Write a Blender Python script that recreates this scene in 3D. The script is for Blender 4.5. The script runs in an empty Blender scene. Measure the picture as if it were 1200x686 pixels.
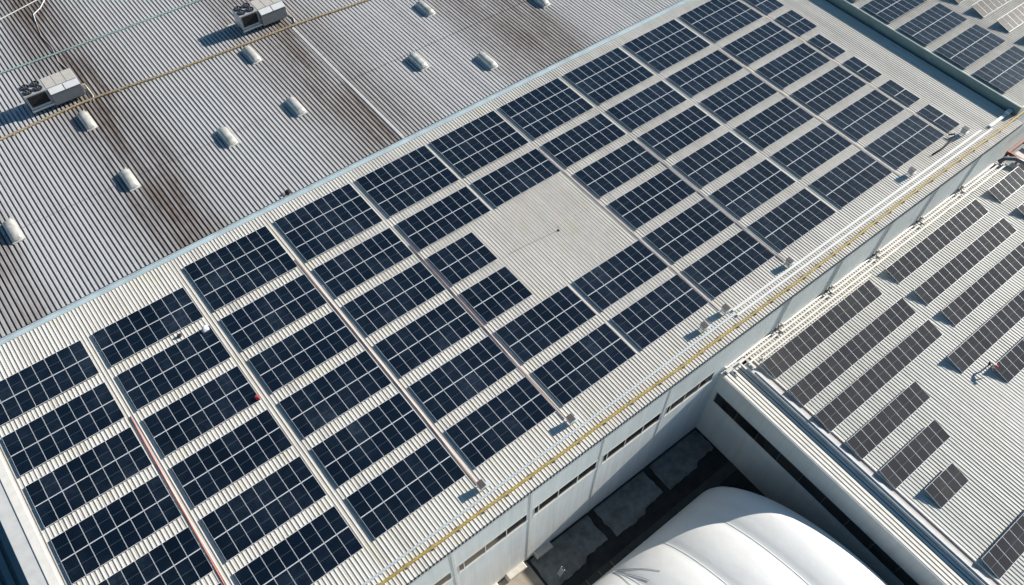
import bpy, bmesh, math, random
from mathutils import Vector, Matrix
random.seed(7)
R = math.radians
sc = bpy.context.scene
COL = sc.collection

# ------------------------------------------------------------------ camera
CAMR = ((0.77882, -0.62659, 0.02876), (-0.513, -0.66268, -0.5456), (0.36093, 0.41018, -0.83755))
CAMC = Vector((16.23143, -56.44839, 61.44444))
FOC, PPX, PPY = 899.242, 626.947, 400.949
cam = bpy.data.cameras.new('camera')
cam.sensor_width = 36.0
cam.sensor_fit = 'HORIZONTAL'
cam.lens = FOC / 1200 * 36
cam.shift_x = -(PPX - 600) / 1200
cam.shift_y = (PPY - 343) / 1200
cam.clip_end = 3000
cam.clip_start = 0.5
co = bpy.data.objects.new('camera', cam)
COL.objects.link(co)
m = Matrix((CAMR[0], [-v for v in CAMR[1]], [-v for v in CAMR[2]])).transposed().to_4x4()
m.translation = CAMC
co.matrix_world = m
sc.camera = co

def seen(x, y, z=0.0, mar=0):
    d = Vector((x, y, z)) - CAMC
    c = [sum(CAMR[i][k] * d[k] for k in range(3)) for i in range(3)]
    u, v = PPX + FOC * c[0] / c[2], PPY + FOC * c[1] / c[2]
    return -mar < u < 1200 + mar and -mar < v < 686 + mar

# ------------------------------------------------------------------ light
SUN_EL, SUN_AZ = 25.0, -6.5          # azimuth measured from +X towards +Y
w = bpy.data.worlds.new('World')
sc.world = w
w.use_nodes = True
nt = w.node_tree
sky = nt.nodes.new('ShaderNodeTexSky')
sky.sky_type = 'NISHITA'
sky.sun_disc = False
sky.sun_elevation = R(SUN_EL)
sky.sun_rotation = R(90 - SUN_AZ)
sky.altitude = 80
sky.air_density = 1.0
sky.dust_density = 0.6
sky.ozone_density = 1.6
tint = nt.nodes.new('ShaderNodeMix')
tint.data_type = 'RGBA'
tint.blend_type = 'MULTIPLY'
tint.inputs['Factor'].default_value = 1.0
tint.inputs['B'].default_value = (0.68, 1.0, 1.10, 1.0)     # white balance of the hazy blue-green sky
nt.links.new(sky.outputs[0], tint.inputs['A'])
nt.links.new(tint.outputs['Result'], nt.nodes['Background'].inputs[0])
nt.nodes['Background'].inputs[1].default_value = 0.05
sl = bpy.data.lights.new('sun', 'SUN')
sl.energy = 5.0
sl.angle = R(0.5)
sl.color = (1.0, 0.94, 0.85)
so = bpy.data.objects.new('sun', sl)
COL.objects.link(so)
sd = Vector((math.cos(R(SUN_EL)) * math.cos(R(SUN_AZ)), math.cos(R(SUN_EL)) * math.sin(R(SUN_AZ)), math.sin(R(SUN_EL))))
so.rotation_euler = sd.to_track_quat('Z', 'Y').to_euler()
so.location = (0, 0, 100)
vs = sc.view_settings
vs.view_transform = 'Standard'
vs.look = 'None'
vs.gamma = 1
vs.exposure = 0.80
vs.use_curve_mapping = False

# ------------------------------------------------------------------ materials
class NB:
    def __init__(s, name):
        s.m = bpy.data.materials.new(name)
        s.m.use_nodes = True
        s.t = s.m.node_tree
        s.p = s.t.nodes['Principled BSDF']
    def n(s, typ, **k):
        o = s.t.nodes.new(typ)
        for a, b in k.items():
            setattr(o, a, b)
        return o
    def l(s, a, b):
        s.t.links.new(a, b)
    def put(s, sock, v):
        if isinstance(v, (int, float)):
            sock.default_value = v
        elif isinstance(v, tuple):
            sock.default_value = v if len(v) == len(sock.default_value) else (*v, 1.0)
        else:
            s.l(v, sock)
    def math(s, op, a, b=0.0, c=0.0):
        o = s.n('ShaderNodeMath', operation=op)
        for i, v in enumerate((a, b, c)):
            s.put(o.inputs[i], v)
        return o.outputs[0]
    def mix(s, f, a, b, mode='MIX'):
        o = s.n('ShaderNodeMix', data_type='RGBA', blend_type=mode)
        s.put(o.inputs['Factor'], f)
        s.put(o.inputs['A'], a)
        s.put(o.inputs['B'], b)
        return o.outputs['Result']
    def coord(s, kind='Object'):
        return s.n('ShaderNodeTexCoord').outputs[kind]
    def world(s):
        return s.n('ShaderNodeNewGeometry').outputs['Position']
    def xyz(s, v):
        o = s.n('ShaderNodeSeparateXYZ')
        s.l(v, o.inputs[0])
        return o.outputs
    def map(s, v, scale, loc=(0, 0, 0)):
        o = s.n('ShaderNodeMapping')
        s.l(v, o.inputs['Vector'])
        o.inputs['Scale'].default_value = scale
        o.inputs['Location'].default_value = loc
        return o.outputs[0]
    def noise(s, v, scale=1.0, detail=4.0, rough=0.55):
        o = s.n('ShaderNodeTexNoise')
        s.l(v, o.inputs['Vector'])
        o.inputs['Scale'].default_value = scale
        o.inputs['Detail'].default_value = detail
        o.inputs['Roughness'].default_value = rough
        return o.outputs['Fac']
    def ramp(s, f, stops):
        o = s.n('ShaderNodeValToRGB')
        s.put(o.inputs[0], f)
        e = o.color_ramp.elements
        while len(e) < len(stops):
            e.new(0.5)
        for i, (p, c) in enumerate(stops):
            e[i].position = p
            e[i].color = c if isinstance(c, tuple) and len(c) == 4 else ((*c, 1) if isinstance(c, tuple) else (c, c, c, 1))
        return o.outputs[0]
    def done(s, col, rough=0.6, metal=0.0, spec=0.5):
        s.put(s.p.inputs['Base Color'], col)
        s.put(s.p.inputs['Roughness'], rough)
        s.put(s.p.inputs['Metallic'], metal)
        s.put(s.p.inputs['Specular IOR Level'], spec)
        return s.m
    def bump(s, h, strength=0.3, dist=0.02):
        b = s.n('ShaderNodeBump')
        b.inputs['Strength'].default_value = strength
        b.inputs['Distance'].default_value = dist
        s.put(b.inputs['Height'], h)
        s.l(b.outputs[0], s.p.inputs['Normal'])

def plain(name, col, rough=0.6, metal=0.0, var=0.12, scale=1.2, spec=0.4):
    b = NB(name)
    f = b.noise(b.world(), scale, 5)
    k = b.ramp(f, [(0.3, 1 - var), (0.7, 1 + var * 0.3)])
    return b.done(b.mix(1.0, col, k, 'MULTIPLY'), rough, metal, spec)

def sheet(name, col, dirt, dirt_amt=0.35, sx=2.6, sy=0.07, rough=0.5, stains=None, spec=0.4, x0=0.0, x1=110.0, metal=0.0, lichen=None):
    """painted ribbed metal sheet: streaks that run down the ribs, blotches, optional rust bands over x"""
    b = NB(name)
    P = b.world()
    st = b.noise(b.map(P, (sx, sy, 0.4)), 1.0, 4, 0.6)
    bl = b.noise(b.map(P, (0.12, 0.12, 0.12)), 1.0, 5, 0.6)
    fi = b.noise(b.map(P, (6.0, 1.2, 3.0)), 1.0, 3, 0.6)
    k = b.ramp(st, [(0.28, 1.0), (0.62, 0.0)])
    k2 = b.ramp(bl, [(0.35, 0.0), (0.75, 1.0)])
    f = b.math('MULTIPLY', b.math('ADD', b.math('MULTIPLY', k, 0.55), b.math('MULTIPLY', k2, 0.6)), dirt_amt)
    c = b.mix(f, col, dirt)
    c = b.mix(1.0, c, b.ramp(fi, [(0.25, 0.86), (0.7, 1.05)]), 'MULTIPLY')
    # single sheets that weathered a little differently
    X = b.xyz(P)
    sid = b.math('FLOOR', b.math('DIVIDE', X[0], 1.08))
    wn = b.n('ShaderNodeTexWhiteNoise', noise_dimensions='1D')
    b.l(sid, wn.inputs['W'])
    c = b.mix(1.0, c, b.ramp(wn.outputs['Value'], [(0.0, 0.88), (0.15, 0.96), (1.0, 1.03)]), 'MULTIPLY')
    if stains:
        u = b.math('DIVIDE', b.math('SUBTRACT', X[0], x0), x1 - x0)
        band = b.ramp(u, [((x - x0) / (x1 - x0), v) for x, v in stains])
        nn = b.noise(b.map(P, (1.9, 0.045, 1.0), (3.3, 1.7, 0)), 1.0, 5, 0.65)
        n2 = b.noise(b.map(P, (0.25, 0.09, 1.0), (9.3, 4.7, 0)), 1.0, 3, 0.5)
        s = b.math('MULTIPLY', band, b.ramp(nn, [(0.30, 0.30), (0.62, 0.95)]))
        s = b.math('MULTIPLY', s, b.ramp(n2, [(0.3, 0.45), (0.55, 1.0)]))
        c = b.mix(b.math('MINIMUM', b.math('MULTIPLY', s, 1.35), 1.0), c, b.mix(b.ramp(fi, [(0.3, 0.0), (0.7, 1.0)]), (0.10, 0.074, 0.058), (0.25, 0.20, 0.17)))
    if lichen:
        # sheet laps: a thin grimy line across the ribs, with rows of fixing screws between
        for per, off, wd, amt in ((12.4, 3.1, 0.006, 0.30), (1.55, 0.4, 0.022, 0.10)):
            q = b.math('FRACT', b.math('DIVIDE', b.math('ADD', X[1], 100 + off), per))
            lap = b.math('LESS_THAN', q, wd)
            brk = b.ramp(b.noise(b.map(P, (1.1, 1.1, 1)), 1.0, 3, 0.6), [(0.4, 0.0), (0.6, 1.0)])
            c = b.mix(b.math('MULTIPLY', b.math('MULTIPLY', lap, brk), amt), c, (0.20, 0.17, 0.14))
        sp = b.ramp(b.noise(b.map(P, (3.2, 3.2, 1), (7, 3, 0)), 1.0, 4, 0.7), [(0.68, 0.0), (0.76, 1.0)])
        c = b.mix(b.math('MULTIPLY', sp, 0.30), c, (0.24, 0.19, 0.15))
        n3 = b.noise(b.map(P, (0.5, 0.3, 1.0), (1.3, 7.7, 0)), 1.0, 5, 0.6)
        c = b.mix(b.math('MULTIPLY', b.ramp(n3, [(0.55, 0.0), (0.72, 1.0)]), 0.5), c, lichen)
    return b.done(c, rough, metal, spec)

def cells(name, base, base2, line, gap, dust, dust_amt, rough, spec=0.5, radd=0.06):
    """glass face of a solar module; object space: x across 0..MW, y along 0..ML"""
    b = NB(name)
    o = b.xyz(b.coord('Object'))
    P = b.world()
    oi = b.n('ShaderNodeObjectInfo').outputs['Random']
    fx = b.math('FRACT', b.math('MULTIPLY', b.math('SUBTRACT', o[0], 0.035), 6 / 1.05))
    ln = b.math('GREATER_THAN', b.math('ABSOLUTE', b.math('SUBTRACT', fx, 0.5)), 0.468)
    fy = b.math('FRACT', b.math('MULTIPLY', o[1], 24 / 2.275))
    lny = b.math('GREATER_THAN', b.math('ABSOLUTE', b.math('SUBTRACT', fy, 0.5)), 0.47)
    mid = b.math('LESS_THAN', b.math('ABSOLUTE', b.math('SUBTRACT', o[1], 2.275 / 2)), 0.013)
    pat = b.ramp(b.noise(b.map(P, (0.045, 0.07, 1.0), (2.2, 5.1, 0)), 1.0, 3, 0.5), [(0.40, 0.0), (0.62, 1.0)])
    c = b.mix(b.math('ADD', b.math('MULTIPLY', oi, 0.6), b.math('MULTIPLY', pat, 0.7)), base, base2)
    c = b.mix(b.math('MULTIPLY', ln, 0.75), c, line)
    c = b.mix(b.math('MULTIPLY', lny, 0.25), c, line)
    c = b.mix(mid, c, gap)
    d1 = b.ramp(b.noise(b.map(P, (0.16, 0.16, 0.16)), 1.0, 4, 0.6), [(0.42, 0.0), (0.68, 1.0)])
    d2 = b.ramp(b.noise(b.map(P, (1.6, 1.6, 1.6)), 1.0, 5, 0.65), [(0.35, 0.25), (0.65, 1.0)])
    d3 = b.ramp(b.noise(b.map(P, (0.9, 0.5, 1.0), (4, 8, 0)), 1.0, 5, 0.7), [(0.62, 0.0), (0.80, 1.0)])
    d = b.math('MULTIPLY', b.math('ADD', b.math('MULTIPLY', d1, d2), b.math('MULTIPLY', d3, 0.5)), dust_amt)
    # the lower frame edge of each module holds back a little dirt
    e = b.ramp(b.math('DIVIDE', o[1], 2.275), [(0.01, 1.0), (0.10, 0.0)])
    d = b.math('ADD', d, b.math('MULTIPLY', b.math('MULTIPLY', e, d2), dust_amt * 0.4))
    d = b.math('MULTIPLY', d, b.math('ADD', 0.45, b.math('MULTIPLY', b.math('POWER', oi, 2.0), 1.5)))
    c = b.mix(d, c, dust)
    bd = b.ramp(b.noise(b.map(P, (5.5, 5.5, 1.0), (1.7, 9.2, 0)), 1.0, 2, 0.5), [(0.80, 0.0), (0.82, 1.0)])
    c = b.mix(b.math('MULTIPLY', bd, 0.6), c, (0.42, 0.42, 0.40))
    rg = b.math('ADD', rough, b.math('MULTIPLY', d2, radd))
    return b.done(c, rg, 0.0, spec)

M = {}
M['roof'] = sheet('cream_roof_sheet', (0.66, 0.63, 0.575), (0.45, 0.41, 0.36), 0.5, lichen=(0.52, 0.49, 0.36))
M['upper'] = sheet('grey_roof_sheet', (0.55, 0.545, 0.55), (0.42, 0.405, 0.395), 0.40, 2.1, 0.05, 0.45,
                   stains=[(3.0, .2), (6.0, .85), (7.6, .6), (9.5, .0), (15.0, 0.0), (18.5, .3), (21.0, .7), (22.6, 1.0), (24.6, .9), (27.0, .35), (29.5, .0), (38, .0), (41.5, .3), (44.5, .6), (47.9, .85), (48.6, .5), (51.5, .35), (55, .05), (62, .0), (66, .4), (70.5, .8), (75, .75), (79, .15), (92, .1)],
                   x0=0, x1=110)
M['annexroof'] = sheet('pale_annex_sheet', (0.57, 0.565, 0.53), (0.38, 0.36, 0.31), 0.45)
M['raisedroof'] = sheet('raised_roof_sheet', (0.55, 0.53, 0.48), (0.36, 0.33, 0.28), 0.5)
M['cap'] = plain('white_flashing', (0.74, 0.71, 0.66), 0.5, 0, 0.12)
M['capgrey'] = plain('grey_flashing', (0.55, 0.55, 0.54), 0.55, 0, 0.14)
M['gutter'] = plain('galvanised_gutter', (0.46, 0.55, 0.59), 0.35, 0.05, 0.2, 0.6)  # pale blue of the reflected sky is put into the base colour
M['gutterdark'] = plain('weathered_gutter', (0.20, 0.19, 0.185), 0.6, 0, 0.3, 2.0)
M['white'] = plain('white_paint', (0.68, 0.69, 0.69), 0.45, 0, 0.06)
M['conduit'] = plain('galvanised_conduit', (0.60, 0.66, 0.70), 0.4, 0.3, 0.1)
M['wall'] = None
M['stepwall'] = plain('shaded_step_wall', (0.20, 0.27, 0.27), 0.6, 0, 0.15)  # blue-green shade on this face is put into the base colour
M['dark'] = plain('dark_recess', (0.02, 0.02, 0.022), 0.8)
M['frame'] = plain('aluminium_frame', (0.80, 0.82, 0.86), 0.38, 0.05, 0.05)
M['frameside'] = plain('aluminium_side', (0.45, 0.48, 0.52), 0.45, 0.3, 0.05)
M['rail'] = plain('mounting_aluminium', (0.55, 0.57, 0.6), 0.4, 0.5, 0.08)
M['cell'] = cells('navy_cells', (0.0004, 0.0020, 0.0058), (0.0020, 0.0056, 0.0135), (0.014, 0.026, 0.040), (0.07, 0.09, 0.115), (0.075, 0.10, 0.135), 0.18, 0.20, 0.75)
M['cellgrey'] = cells('charcoal_cells', (0.044, 0.042, 0.0435), (0.060, 0.057, 0.058), (0.05, 0.05, 0.051), (0.20, 0.20, 0.20), (0.11, 0.104, 0.098), 0.25, 0.09, 0.35, 0.0)
M['cellpale'] = cells('pale_glass_cells', (0.045, 0.045, 0.047), (0.06, 0.058, 0.058), (0.08, 0.08, 0.08), (0.25, 0.25, 0.25), (0.20, 0.19, 0.18), 0.30, 0.42, 0.05)
M['yellow'] = plain('ochre_pipe_paint', (0.42, 0.305, 0.085), 0.55, 0, 0.35, 1.6)
M['brown'] = plain('tan_pipe_paint', (0.36, 0.27, 0.165), 0.6, 0, 0.35, 1.2)
M['teal'] = plain('teal_pipe_paint', (0.25, 0.36, 0.36), 0.5, 0, 0.25, 1.0)
M['redpipe'] = plain('faded_red_pipe', (0.46, 0.16, 0.14), 0.6, 0, 0.3, 0.8)
M['pinkpipe'] = plain('sun_bleached_red_pipe', (0.52, 0.34, 0.31), 0.6, 0, 0.3, 0.8)
M['tray'] = plain('weathered_tray', (0.44, 0.405, 0.38), 0.6, 0, 0.25, 1.2)
M['walktray'] = plain('pinkish_walkway_tray', (0.50, 0.44, 0.415), 0.6, 0, 0.25, 0.9)
M['redsteel'] = plain('oxide_red_steel', (0.23, 0.07, 0.055), 0.6, 0, 0.3, 2.0)
M['box'] = plain('cabinet_grey', (0.68, 0.70, 0.71), 0.4, 0, 0.06)
M['boxdark'] = plain('cabinet_lid_brown', (0.10, 0.085, 0.08), 0.4, 0, 0.1)
M['ac'] = plain('unit_casing_grey', (0.42, 0.43, 0.45), 0.45, 0.1, 0.12, 2.0)
M['acdark'] = plain('unit_side_grey', (0.15, 0.16, 0.18), 0.5, 0.1, 0.15, 2.0)
M['aclid'] = plain('unit_lid_pale', (0.60, 0.61, 0.62), 0.4, 0, 0.08, 2.0)
M['actan'] = plain('unit_panel_tan', (0.50, 0.47, 0.43), 0.6, 0, 0.15, 2.0)
M['fan'] = plain('fan_black', (0.025, 0.025, 0.028), 0.5)
M['fanring'] = plain('fan_ring_grey', (0.16, 0.16, 0.17), 0.45, 0.2)
M['vent'] = plain('roof_vent_skin', (0.60, 0.58, 0.53), 0.35, 0.25, 0.35, 1.3)
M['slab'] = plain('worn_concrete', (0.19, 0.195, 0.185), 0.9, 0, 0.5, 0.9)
M['pave'] = plain('sunlit_concrete', (0.36, 0.31, 0.25), 0.85, 0, 0.3, 0.9)  # pale tan carries the sunlight on the lit part of the yard
M['asphalt'] = plain('dark_asphalt', (0.030, 0.031, 0.031), 0.9, 0, 0.5, 0.8)
M['lane'] = plain('dark_lane', (0.055, 0.062, 0.058), 0.85, 0, 0.3, 1.3)  # even dark grey-green for the lane strip
M['yellowline'] = plain('worn_yellow_line', (0.34, 0.27, 0.10), 0.8, 0, 0.4, 3.0)
M['plinth'] = plain('cream_plinth', (0.58, 0.54, 0.47), 0.8, 0, 0.2)
M['rope'] = plain('grey_rope', (0.12, 0.12, 0.125), 0.8)
M['rag'] = plain('dark_cloth', (0.022, 0.020, 0.028), 0.9)
M['whitecloth'] = plain('white_cloth', (0.70, 0.68, 0.76), 0.9)
M['redcloth'] = plain('red_cloth', (0.42, 0.055, 0.07), 0.9)
M['skin'] = plain('skin', (0.36, 0.20, 0.13), 0.6)
M['denim'] = plain('navy_trousers', (0.02, 0.022, 0.045), 0.9)
M['shirt'] = plain('pale_shirt', (0.62, 0.55, 0.54), 0.9)
M['helmet'] = plain('red_helmet', (0.50, 0.05, 0.04), 0.35)
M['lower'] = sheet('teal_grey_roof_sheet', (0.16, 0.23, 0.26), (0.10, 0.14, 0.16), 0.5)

def siding(name, col, dirt, axis, amt=0.4, pitch=0.33):
    b = NB(name)
    P = b.world()
    X = b.xyz(P)
    s = (2.2, 2.2, 0.10)
    st = b.noise(b.map(P, s), 1.0, 4, 0.6)
    bl = b.noise(P, 0.22, 5, 0.6)
    f = b.math('MULTIPLY', b.math('ADD', b.ramp(st, [(0.40, 0.0), (0.72, 0.8)]), b.ramp(bl, [(0.4, 0.0), (0.75, 0.6)])), amt)
    c = b.mix(f, col, dirt)
    g = b.math('FRACT', b.math('DIVIDE', X[axis], pitch))
    gl = b.math('GREATER_THAN', g, 0.93)
    c = b.mix(b.math('MULTIPLY', gl, 0.18), c, dirt)
    b.bump(gl, 0.35, 0.01)
    return b.done(c, 0.55, 0, 0.35)
M['wall'] = siding('white_wall_siding', (0.76, 0.78, 0.77), (0.46, 0.47, 0.44), 0)
M['annexwall'] = siding('grey_annex_wall', (0.64, 0.65, 0.62), (0.42, 0.45, 0.42), 1, 0.35, 1.2)

def glassmat():
    b = NB('dark_window_glass')
    f = b.noise(b.world(), 0.7, 3)
    return b.done(b.mix(b.ramp(f, [(0.4, 0.0), (0.6, 1.0)]), (0.012, 0.013, 0.013), (0.028, 0.027, 0.024)), 0.15, 0, 0.5)
M['glass'] = glassmat()

def membrane():
    b = NB('white_membrane')
    P = b.world()
    f = b.noise(P, 0.25, 5, 0.6)
    g = b.noise(b.map(P, (0.6, 0.12, 0.2)), 1.0, 4, 0.6)
    c = b.mix(b.ramp(f, [(0.35, 0.0), (0.75, 0.5)]), (0.80, 0.80, 0.79), (0.70, 0.70, 0.69))
    c = b.mix(b.ramp(g, [(0.5, 0.0), (0.8, 0.35)]), c, (0.55, 0.55, 0.54))
    b.bump(b.noise(P, 0.8, 3), 0.12, 0.15)
    return b.done(c, 0.6, 0, 0.25)
M['membrane'] = membrane()

# ------------------------------------------------------------------ mesh helpers
class MB:
    def __init__(s):
        s.v, s.f, s.mi, s.mats = [], [], [], []
    def mat(s, m):
        if m not in s.mats:
            s.mats.append(m)
        return s.mats.index(m)
    def add(s, vs, fs, m):
        k = len(s.v)
        s.v += [tuple(v) for v in vs]
        i = s.mat(m)
        for f in fs:
            s.f.append([k + q for q in f])
            s.mi.append(i)
    def box(s, x0, x1, y0, y1, z0, z1, m):
        s.add([(x0, y0, z0), (x1, y0, z0), (x1, y1, z0), (x0, y1, z0), (x0, y0, z1), (x1, y0, z1), (x1, y1, z1), (x0, y1, z1)],
              [(0, 3, 2, 1), (4, 5, 6, 7), (0, 1, 5, 4), (1, 2, 6, 5), (2, 3, 7, 6), (3, 0, 4, 7)], m)
    def tube(s, pts, r, m, n=8, caps=True):
        P = [Vector(p) for p in pts]
        rings = []
        for i, p in enumerate(P):
            t = (P[min(i + 1, len(P) - 1)] - P[max(i - 1, 0)]).normalized()
            a = Vector((0, 0, 1)) if abs(t.z) < 0.9 else Vector((1, 0, 0))
            u = t.cross(a).normalized()
            q = t.cross(u)
            rr = r[i] if isinstance(r, (list, tuple)) else r
            rings.append([p + (u * math.cos(2 * math.pi * k / n) + q * math.sin(2 * math.pi * k / n)) * rr for k in range(n)])
        vs = [v for g in rings for v in g]
        fs = []
        for i in range(len(P) - 1):
            for k in range(n):
                a, b_ = i * n + k, i * n + (k + 1) % n
                fs.append((a, b_, b_ + n, a + n))
        if caps:
            fs.append(tuple(range(n - 1, -1, -1)))
            fs.append(tuple((len(P) - 1) * n + k for k in range(n)))
        s.add(vs, fs, m)
    def prism(s, prof, y0, y1, m, close=True, cap=True):
        """profile of (x, z) points swept along y"""
        n = len(prof)
        vs = [(x, y0, z) for x, z in prof] + [(x, y1, z) for x, z in prof]
        fs = [(i, (i + 1) % n, (i + 1) % n + n, i + n) for i in range(n if close else n - 1)]
        if close and cap:
            fs += [tuple(range(n - 1, -1, -1)), tuple(range(n, 2 * n))]
        s.add(vs, fs, m)
    def mesh(s, name, smooth=False):
        me = bpy.data.meshes.new(name)
        me.from_pydata(s.v, [], s.f)
        for q in s.mats:
            me.materials.append(q)
        me.polygons.foreach_set('material_index', s.mi)
        if smooth:
            me.polygons.foreach_set('use_smooth', [True] * len(s.f))
        me.update()
        bm = bmesh.new()
        bm.from_mesh(me)
        bmesh.ops.recalc_face_normals(bm, faces=bm.faces)
        bm.to_mesh(me)
        bm.free()
        return me
    def build(s, name, parent=None, smooth=False, bevel=0.0, loc=None, label=None):
        o = bpy.data.objects.new(name, s.mesh(name, smooth))
        COL.objects.link(o)
        if parent is not None:
            o.parent = parent
        if loc is not None:
            o.location = loc
        if bevel:
            bv = o.modifiers.new('bevel', 'BEVEL')
            bv.width = bevel
            bv.segments = 2
            bv.limit_method = 'ANGLE'
        if label:
            o['label'] = label
        return o

def tag(o, label, cat, group=None):
    o['label'] = label
    o['category'] = cat
    if group:
        o['group'] = group
    return o

def thing(name, label, cat, loc=(0, 0, 0), group=None, rz=0.0):
    o = bpy.data.objects.new(name, None)
    o.empty_display_size = 0.3
    COL.objects.link(o)
    o.location = loc
    o.rotation_euler = (0, 0, rz)
    return tag(o, label, cat, group)

def inst(me, name, parent, loc=(0, 0, 0), rot=None):
    o = bpy.data.objects.new(name, me)
    COL.objects.link(o)
    o.parent = parent
    o.location = loc
    if rot:
        o.rotation_euler = rot
    return o

def copy_tree(o, parent=None):
    c = o.copy()
    COL.objects.link(c)
    c.parent = parent
    for ch in list(o.children):
        copy_tree(ch, c)
    return c

def ribbed(x0, x1, y0, y1, z, pitch, prof, m, ny=1, dz=None, jitter=0.0):
    """one connected ribbed sheet; prof = [(fraction of pitch, height)], ribs run along y"""
    mb = MB()
    n = int((x1 - x0) / pitch)
    xs = []
    rnd = random.Random(int(x0 * 10 + y0 * 3) & 0xffff)
    for i in range(n):
        k = 1 + rnd.uniform(-jitter, jitter)
        for f, h in prof:
            xs.append((x0 + (i + f) * pitch, h * k))
    vs, fs = [], []
    N = len(xs)
    for j in range(ny + 1):
        y = y0 + (y1 - y0) * j / ny
        for x, h in xs:
            vs.append((x, y, z + h + (dz(x, y) if dz else 0)))
    for j in range(ny):
        for i in range(N - 1):
            a = j * N + i
            fs.append((a, a + 1, a + 1 + N, a + N))
    mb.add(vs, fs, m)
    return mb

# =================================================================== GROUND
RZ = -0.2           # pan level of the solar hall roof (module tops are z = 0)
GZ = -20.8
g = MB()
g.add([(-700, -700, GZ), (900, -700, GZ), (900, 900, GZ), (-700, 900, GZ)], [(0, 1, 2, 3)], M['asphalt'])
o = g.build('ground')
o['kind'] = 'structure'
g = MB()
g.box(-40, 33.2, -60, -37.62, GZ - 0.1, GZ + 0.06, M['pave'])  # stops at the shadow line: sunlit ground put into the colour
o = g.build('pavement')
o['kind'] = 'structure'
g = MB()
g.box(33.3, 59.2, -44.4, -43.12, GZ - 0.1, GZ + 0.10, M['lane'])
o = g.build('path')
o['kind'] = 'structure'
GRPS = 'concrete slabs along the wall foot'
slabdef = [(33.6, 41.75, -41.8, 'long shaded concrete slab at the wall foot beside the sunlit pavement'),
           (42.75, 50.35, -41.7, 'shaded concrete slab at the wall foot, middle one of three'),
           (51.25, 59.0, -41.3, 'shaded concrete slab in the corner against the grey annex wall')]
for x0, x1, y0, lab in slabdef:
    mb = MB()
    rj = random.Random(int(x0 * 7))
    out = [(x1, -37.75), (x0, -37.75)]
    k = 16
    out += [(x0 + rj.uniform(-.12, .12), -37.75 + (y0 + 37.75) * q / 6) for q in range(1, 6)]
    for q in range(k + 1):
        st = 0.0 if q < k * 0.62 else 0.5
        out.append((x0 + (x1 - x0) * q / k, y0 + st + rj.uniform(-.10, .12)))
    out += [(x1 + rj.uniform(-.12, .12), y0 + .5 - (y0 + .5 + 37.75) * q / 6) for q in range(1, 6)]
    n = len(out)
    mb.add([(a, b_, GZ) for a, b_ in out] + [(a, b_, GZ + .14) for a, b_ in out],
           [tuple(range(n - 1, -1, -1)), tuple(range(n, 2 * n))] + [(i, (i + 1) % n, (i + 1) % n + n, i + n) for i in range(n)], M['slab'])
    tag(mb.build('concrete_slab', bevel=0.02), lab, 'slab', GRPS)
mb = MB()
for k, x in enumerate((35.6, 38.1, 40.4, 43.2)):
    pass
yl = MB()
vsy = []
mb.box(36.9, 36.98, -44.2, -43.2, GZ + 0.10, GZ + 0.106, M['yellowline'])
o = mb.build('road_marking'); o['kind'] = 'structure'
for x in (38.6, 40.3):
    mb = MB(); mb.box(x, x + 0.07, -44.25, -43.2, GZ + 0.10, GZ + 0.106, M['yellowline'])
    o = mb.build('road_marking'); o['kind'] = 'structure'

# =================================================================== SOLAR HALL
WY = -37.5          # wall plane
EY = -37.85         # eave edge
hall = thing('solar_hall', 'long industrial hall under a cream ribbed roof covered with navy solar arrays', 'building', (0, 0, 0))
PR = [(0.0, 0.0), (0.64, 0.0), (0.71, 0.046), (0.90, 0.046), (0.98, 0.0)]
PITCH = 0.36
ribbed(-0.65, 109.75, EY, 4.0, RZ, PITCH, PR, M['roof'], ny=1, jitter=0.12).build('roof_sheet', hall)
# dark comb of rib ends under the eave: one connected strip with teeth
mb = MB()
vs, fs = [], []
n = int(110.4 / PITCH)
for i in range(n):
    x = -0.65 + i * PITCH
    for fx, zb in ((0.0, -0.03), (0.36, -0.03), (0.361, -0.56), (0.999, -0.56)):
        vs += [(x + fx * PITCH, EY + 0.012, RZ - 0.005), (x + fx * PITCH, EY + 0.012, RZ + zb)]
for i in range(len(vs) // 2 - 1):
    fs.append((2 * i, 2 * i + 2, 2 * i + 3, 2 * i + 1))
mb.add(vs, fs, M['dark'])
mb.build('eave_comb', hall)  # row of plain dark teeth below the sheet edge
mb = MB(); mb.box(-0.6, 109.7, EY + 0.03, EY + 0.07, RZ - 0.60, RZ - 0.02, M['white']); mb.build('fascia', hall)
PX = [16.3, 24.9, 33.5, 42.1, 50.7, 59.3, 67.9, 76.5, 85.1, 93.7, 102.3]
WZT, WZB = -6.35, -8.15
WINS = [(PX[i] + 0.35, PX[i + 1] - (1.35 if i == 4 else 0.45)) for i in range(5)]
mb = MB()
bx = [-2.6] + [q for ab in WINS for q in ab] + [109.9]
bz = [GZ - 0.3, WZB, WZT, RZ - 0.06]
vs = [(x, WY, z) for z in bz for x in bx]
nb = len(bx)
fs = [(j * nb + i, j * nb + i + 1, (j + 1) * nb + i + 1, (j + 1) * nb + i) for j in range(3) for i in range(nb - 1) if not (j == 1 and i % 2 == 1)]
for xa, xb in WINS:
    k = len(vs)
    vs += [(xa, WY + .045, WZB), (xb, WY + .045, WZB), (xb, WY + .045, WZT), (xa, WY + .045, WZT)]
    ia, ib = bx.index(xa), bx.index(xb)
    o4 = [nb + ia, nb + ib, 2 * nb + ib, 2 * nb + ia]
    fs += [(o4[q], o4[(q + 1) % 4], k + (q + 1) % 4, k + q) for q in range(4)] + [(k, k + 1, k + 2, k + 3)]
mb.add(vs, fs, M['wall'])
mb.build('front_wall', hall)
mb = MB(); mb.box(-2.6, -2.3, WY + 0.3, 4.3, GZ - 0.3, -0.62, M['wall']); mb.build('end_wall', hall)
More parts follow.
